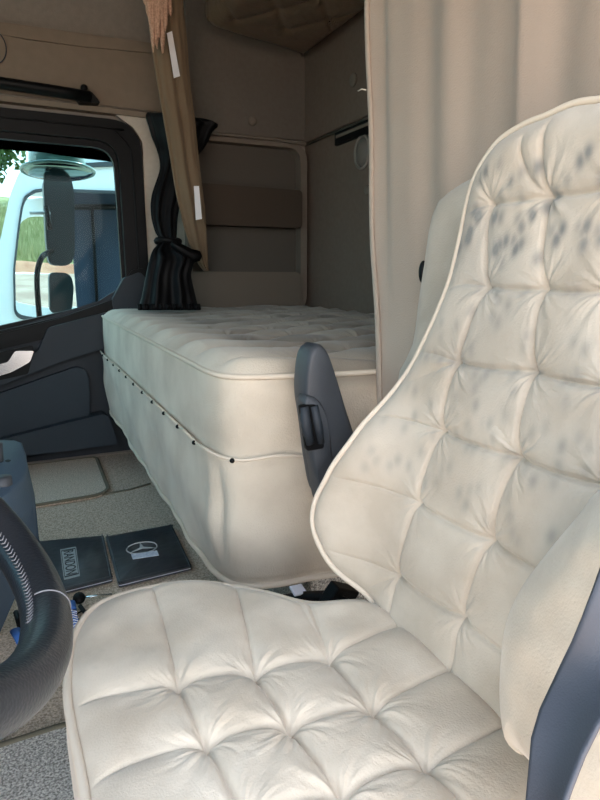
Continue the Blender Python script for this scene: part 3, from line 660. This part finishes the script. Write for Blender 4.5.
# tied tan curtain near the passenger side
rows = [(-60,143,178,2.28),(0,147,183,2.28),(40,150,187,2.28),(80,156,190,2.28),(120,163,195,2.28),(160,170,199,2.29),(200,177,204,2.31),(235,186,207,2.36),(262,197,208,2.42),(271,204,209,2.44)]
def bundle(name, rows, m, parent, nf, amp, seed, nrow=70, per=72):
    rr = catmull(rows, nrow, False); g = np.random.default_rng(seed); ph = g.uniform(0, 6.28, 6); rings = []
    for i, (v, l_, r_, y) in enumerate(rr):
        a, b = P(l_, v, Y=y), P(r_, v, Y=y); c = (a+b)/2; hw = abs(b[0]-a[0])/2; rg_ = []
        for j in range(per):
            t = 2*math.pi*j/per
            q = 1+amp*(math.sin(nf*t+ph[0]+.02*i)+.6*math.sin((nf*2-1)*t+ph[1]-.015*i)+.3*math.sin(3*t+i*.09+ph[2]))
            q = (q+.5*amp*math.sin(5*t+i*.33+ph[3])*math.sin(i*.21+ph[4]))*(1-.5*amp)
            rg_.append(c+S_(hw*math.cos(t)*min(1., .86+.14*q), -max(.5*hw,.014)*math.sin(t)*q, 0))
        rings.append(rg_)
    return mk(name, *loft(rings), m, parent), rr
tc_ = thing('curtain', 'narrow tan curtain gathered aside near the passenger window', 'curtain', tuple(P(180,270,Y=2.35)))
bundle('curtain_cloth', rows, 'curtain2', tc_, 6, .24, 2)
def strip(px, Y):
    a = [P(u, v, Y=Y) for u, v in px]; m_ = [tuple(q[[0,2]]) for q in a]
    return mk('hook_strip', *plate(m_, [], XZ(Y), .003), 'velcro', tc_, smooth=False)
strip([(167,33),(172,31),(180,76),(174,78)], 2.222); strip([(194,186),(199,186),(202,219),(196,220)], 2.262)
zz = []
for k in range(30):
    u = 146+21*k/29; top_ = P(u+random.uniform(-1,1), -12, Y=2.21+.012*math.sin(k*1.3)); ln = 20+random.uniform(-10,14)+(12 if 4 < k < 22 else -6)+10*abs(math.sin(k*.55))
    bt_ = P(u+random.uniform(-1.5,4), ln, Y=2.21+.012*math.sin(k*1.3))
    zz.append(tube(catmull([top_, (top_+bt_)/2+S_(random.uniform(-.004,.004),0,0), bt_], 12, False), np.interp(np.linspace(0,1,12),[0,.8,1],[.010,.008,.0015]), n=7))
fr_ = mk('lace_fringe', *cat(zz), 'lace', tc_); fr_['kind'] = 'stuff'
# black tied curtain
rows = [(113,147,152,2.44),(120,146,214,2.44),(130,149,212,2.44),(140,152,208,2.44),(152,157,200,2.42),(169,160,186,2.40),(195,152,182,2.38),(215,151,178,2.36),(232,155,177,2.33),(241,160,177,2.31),(250,153,182,2.28),(258,150,194,2.26),(275,146,191,2.25),(295,142,195,2.25),(308,138,198,2.25)]
bt = thing('curtain', 'short black satin curtain tied in a knot beside the window', 'curtain', tuple(P(168,308,Y=2.3)))
bundle('curtain_cloth', rows, 'black', bt, 7, .26, 7, 90)
mk('tie_band', *tube([P(168,241,Y=2.30)+S_(.042*math.cos(t),.03*math.sin(t),.004*math.sin(2*t)) for t in ang[::4]], .011, closed=True, n=8), 'black', bt)
mk('tie_end', *loft([[P(u+du, v+dv, Y=2.24+dy) for du, dv, dy in ((0,-h_,0),(2,0,-.012),(0,h_,0),(-2,0,.012))] for u, v, h_ in ((172,244,3),(182,250,6),(192,256,7),(200,256,5))]), 'black', bt)
zz = []
for k in range(26):
    u = 139+59*k/25; zz.append(tube([P(u,304,Y=2.21+.01*math.sin(k*2)), P(u+1,310,Y=2.21+.01*math.sin(k*2))], .008, n=6))
mk('ruffled_hem', *cat(zz), 'black', bt)
# ================================================================== OUTSIDE
GZ = -1.35
g = struct('ground', *box(-60,60,-60,60,GZ-.2,GZ), 'soil')
# exterior mirrors on the door
em = thing('side_mirror', 'tall dark exterior mirror housing seen through the passenger window', 'mirror', tuple(P(58,315,Y=2.95)))
pts = lambda px, Y: [tuple(P(u,v,Y=Y)[[0,2]]) for u, v in px]
mk('mirror_housing', *plate(rpoly(pts([(43,176),(70,174),(74,190),(75,255),(70,266),(49,265),(46,240)], 2.99), .03), [], XZ(2.99), .14), 'mirrorh', em, smooth=False, bevel=.03)
mk('lower_housing', *plate(rpoly(pts([(49,272),(70,273),(74,285),(72,312),(50,314)], 2.99), .03), [], XZ(2.99), .12), 'mirrorh', em, smooth=False, bevel=.025)
mk('mirror_arm', *tube(catmull([P(40,325,Y=2.85), P(38,300,Y=2.85), P(37,282,Y=2.85), P(38,268,Y=2.86), P(43,256,Y=2.88), P(52,251,Y=3.0)], 40, False), .012, n=10), 'dark', em)
mk('mirror_hinge', *tube([P(46,206,Y=2.9), P(50,230,Y=2.9)], .010, n=8), 'dark', em)
mk('upper_stay', *tube([P(30,213,Y=2.98), P(50,213,Y=2.95)], .007, n=8), 'silver', em)
km = thing('kerb_mirror', 'round convex kerb mirror above the window with green glass edge', 'mirror', tuple(P(60,178,Y=2.78)))
kc = P(58,168,Y=2.83); tq = math.radians(-9)
kp = lambda rr, t, dz, k=.85: kc+S_(rr*math.cos(t), k*rr*math.sin(t)*math.cos(tq)-dz*math.sin(tq), k*rr*math.sin(t)*math.sin(tq)+dz*math.cos(tq))
mk('mirror_bowl', *loft([[kp(rr,t,dz) for t in ang[::3]] for dz, rr in ((.078,.07),(.074,.095),(.06,.108),(.03,.112),(.0,.110),(-.01,.100))]), 'kglass', km)
mk('mirror_face', *loft([[kp(rr,t,dz) for t in ang[::3]] for dz, rr in ((-.012,.138),(-.018,.137),(-.028,.11),(-.034,.06),(-.036,.02))]), 'mirror', km)
mk('mirror_rim', *tube([kp(.142,t,-.012) for t in ang[::3]], .007, closed=True, n=8), 'kglass', km)
rv = mk('rain_deflector', *plate(rpoly([tuple(P(u,v,Y=2.70)[[0,2]]) for u,v in [(-150,110),(125,125),(124,163),(80,158),(40,152),(0,149),(-150,146)]], .01), [], XZ(2.70), .005), 'visor', dr, smooth=False)
# neighbouring truck
NY = 4.3
tr = thing('parked_truck', 'white truck cab parked alongside, seen through the passenger window', 'truck', (1.0,NY+1.1,GZ))
ol = [(-32,400),(-14,300),(2,232),(10,195),(20,170),(34,162),(120,156),(240,163),(240,520),(-32,520)]
hl = [(14,318),(13,270),(18,225),(22,200),(28,192),(40,188),(118,191),(200,194),(200,322),(60,326)]
oa, ha = pts(ol, NY), pts(hl, NY); oa[-1] = (oa[-1][0], GZ+.5); oa[-2] = (oa[-2][0], GZ+.5)
ob = [(a, b) for a, b in oa]
def truckside(Y): return plate(rpoly(oa, .05), [rpoly(ha, .06)], XZ(Y), .06)
mk('near_side', *truckside(NY), 'white', tr, smooth=False, bevel=.015); mk('far_side', *truckside(NY+2.2), 'white', tr, smooth=False)
xr = max(a for a, b in oa); zt = max(b for a, b in oa); xp = P(66,250,Y=NY+1.1)[0]
mk('cab_roof', *box(oa[4][0]+.1, xr, NY+.02, NY+2.24, zt-.06, zt), 'white', tr, smooth=False, bevel=.02)
mk('roof_strip', *plate(pts([(36,166),(120,161),(200,165),(200,170),(120,166),(36,170)], NY-.01), [], XZ(NY-.02), .03), 'mirrorh', tr, smooth=False)
mk('rear_lining', *plate([(xp,GZ+.6),(xr-.02,GZ+.6),(xr-.02,zt-.1),(xp,zt-.1)], [], XZ(NY+.45), .05), 'navy', tr, smooth=False)
mk('window_frame', *plate(rpoly(ha, .06), [rpoly([(a+(np.mean([q[0] for q in ha])-a)*.035, b+(np.mean([q[1] for q in ha])-b)*.05) for a, b in ha], .05)], XZ(NY-.012), .04), 'mirrorh', tr, smooth=False)
a, b = P(74,207,Y=NY+.4), P(125,207,Y=NY+.4)
mk('curtain_rail', *tube([a,b], .02), 'dark', tr); mk('lining_seam', *tube([P(92,208,Y=NY+.42), P(98,320,Y=NY+.42)], .012), 'dark', tr)
mk('cab_floor', *box(oa[0][0], xr, NY, NY+2.2, GZ+.5, GZ+.6), 'dark', tr, smooth=False)
for wx in (oa[0][0]+.35, xr-.6):
    mk('wheel', *tube([(wx,NY+.05,GZ+.5),(wx,NY+.35,GZ+.5)], .5, n=28), 'dark', tr)
# rising dirt yard, red soil cut, bank with grass, trees
def gz(y):
    y = np.asarray(y, float)
    return GZ+2.0*np.clip((y-8.5)/11.5, 0, 1)+.35*sm(y, 20, 20.6)+3.4*sm(y, 20.6, 36)
def strip_(name, y0, y1, n, m, **kw):
    V = []; nx = 40
    for i in range(nx+1):
        for k in range(n+1):
            x = -16+36*i/nx; y = y0+(y1-y0)*k/n; V.append((x, y, float(gz(y))+.02+.06*math.sin(x*1.7+y)*(1 if y0 > 9 else 0)))
    F = [(i*(n+1)+k,(i+1)*(n+1)+k,(i+1)*(n+1)+k+1,i*(n+1)+k+1) for i in range(nx) for k in range(n)]
    return struct(name, V, F, m, smooth=True)
strip_('yard', 8.4, 20.0, 20, 'yardsoil'); strip_('soil_cut', 20.0, 20.7, 4, 'soilred'); strip_('bank', 20.7, 40, 30, 'grass')
V, F = [], []
for k in range(9000):
    y = min(20.8+abs(random.gauss(0,5)), 29); x = random.uniform(-4,5)+(y-20)*.05; z = float(gz(y)); h_ = random.uniform(.25,.7); dx = random.uniform(-.15,.15); i = len(V)
    V += [(x-.03,y,z),(x+.03,y,z),(x+dx,y+random.uniform(-.1,.1),z+h_)]; F.append((i,i+1,i+2))
gr = mk('grass', V, F, 'grass', None, smooth=False); tag(gr, 'tall yellow green grass on the bank beyond the trucks', 'grass', kind='stuff')
def tree(x, y, z0, h_, r_, label):
    t = thing('tree', label, 'tree', (x,y,z0)); mk('trunk', *tube([(x,y,z0),(x+.1,y,z0+h_*.5),(x,y,z0+h_*.8)], [.16,.12,.06], n=8), 'bark', t)
    V, F = [], []
    g = np.random.default_rng(int(abs(x*10)+y)); cl = [(np.clip(g.normal(0,.4,3),-.5,.5)*r_) for _ in range(9)]
    for k in range(3500):
        c = cl[g.integers(9)]+np.clip(g.normal(0,.26,3),-.45,.45)*r_+S_(x,y,z0+h_*.72); a = g.normal(0,1,3); a /= np.linalg.norm(a); b = np.cross(a, g.normal(0,1,3)); b /= np.linalg.norm(b); s_ = g.uniform(.10,.22); i = len(V)
        V += [c-a*s_, c-b*s_*.6, c+a*s_, c+b*s_*.6]; F.append((i,i+1,i+2,i+3))
    mk('crown', V, F, 'leaf', t, smooth=False)
tree(-1.2, 31.5, float(gz(31.5)), 3.9, 2.2, 'leafy tree beyond the grass bank, seen left of the white truck pillar'); tree(3.4, 34, float(gz(33)), 3.7, 2.3, 'dense dark tree behind the grass, seen between the truck pillar and mirror')
# ================================================================== LIGHT
w = bpy.data.worlds.new('World'); SC.world = w; w.use_nodes = True; nt = w.node_tree; bg = nt.nodes['Background']
tcn = nt.nodes.new('ShaderNodeTexCoord'); sp = nt.nodes.new('ShaderNodeSeparateXYZ'); rp = nt.nodes.new('ShaderNodeValToRGB')
nt.links.new(tcn.outputs['Generated'], sp.inputs[0]); nt.links.new(sp.outputs['Z'], rp.inputs[0]); nt.links.new(rp.outputs[0], bg.inputs[0])
rp.color_ramp.elements[0].color = (1,.965,.92,1); rp.color_ramp.elements[0].position = .0; rp.color_ramp.elements[1].color = (.62,.75,.96,1); rp.color_ramp.elements[1].position = .8
bg.inputs[1].default_value = 1.25
sun = bpy.data.lights.new('sun', 'SUN'); sun.energy = 3.4; sun.angle = math.radians(3); sun.color = (1,.95,.87)
so = bpy.data.objects.new('sun', sun); COL.objects.link(so); so.rotation_euler = (math.radians(-22), math.radians(30), 0); so.location = (0,0,10)
SC.view_settings.view_transform = 'Standard'; SC.view_settings.look = 'None'; SC.view_settings.gamma = 1; SC.view_settings.use_curve_mapping = False
SC.view_settings.exposure = 2.28
SC.cycles.max_bounces = 10; SC.cycles.diffuse_bounces = 6; SC.cycles.transparent_max_bounces = 12
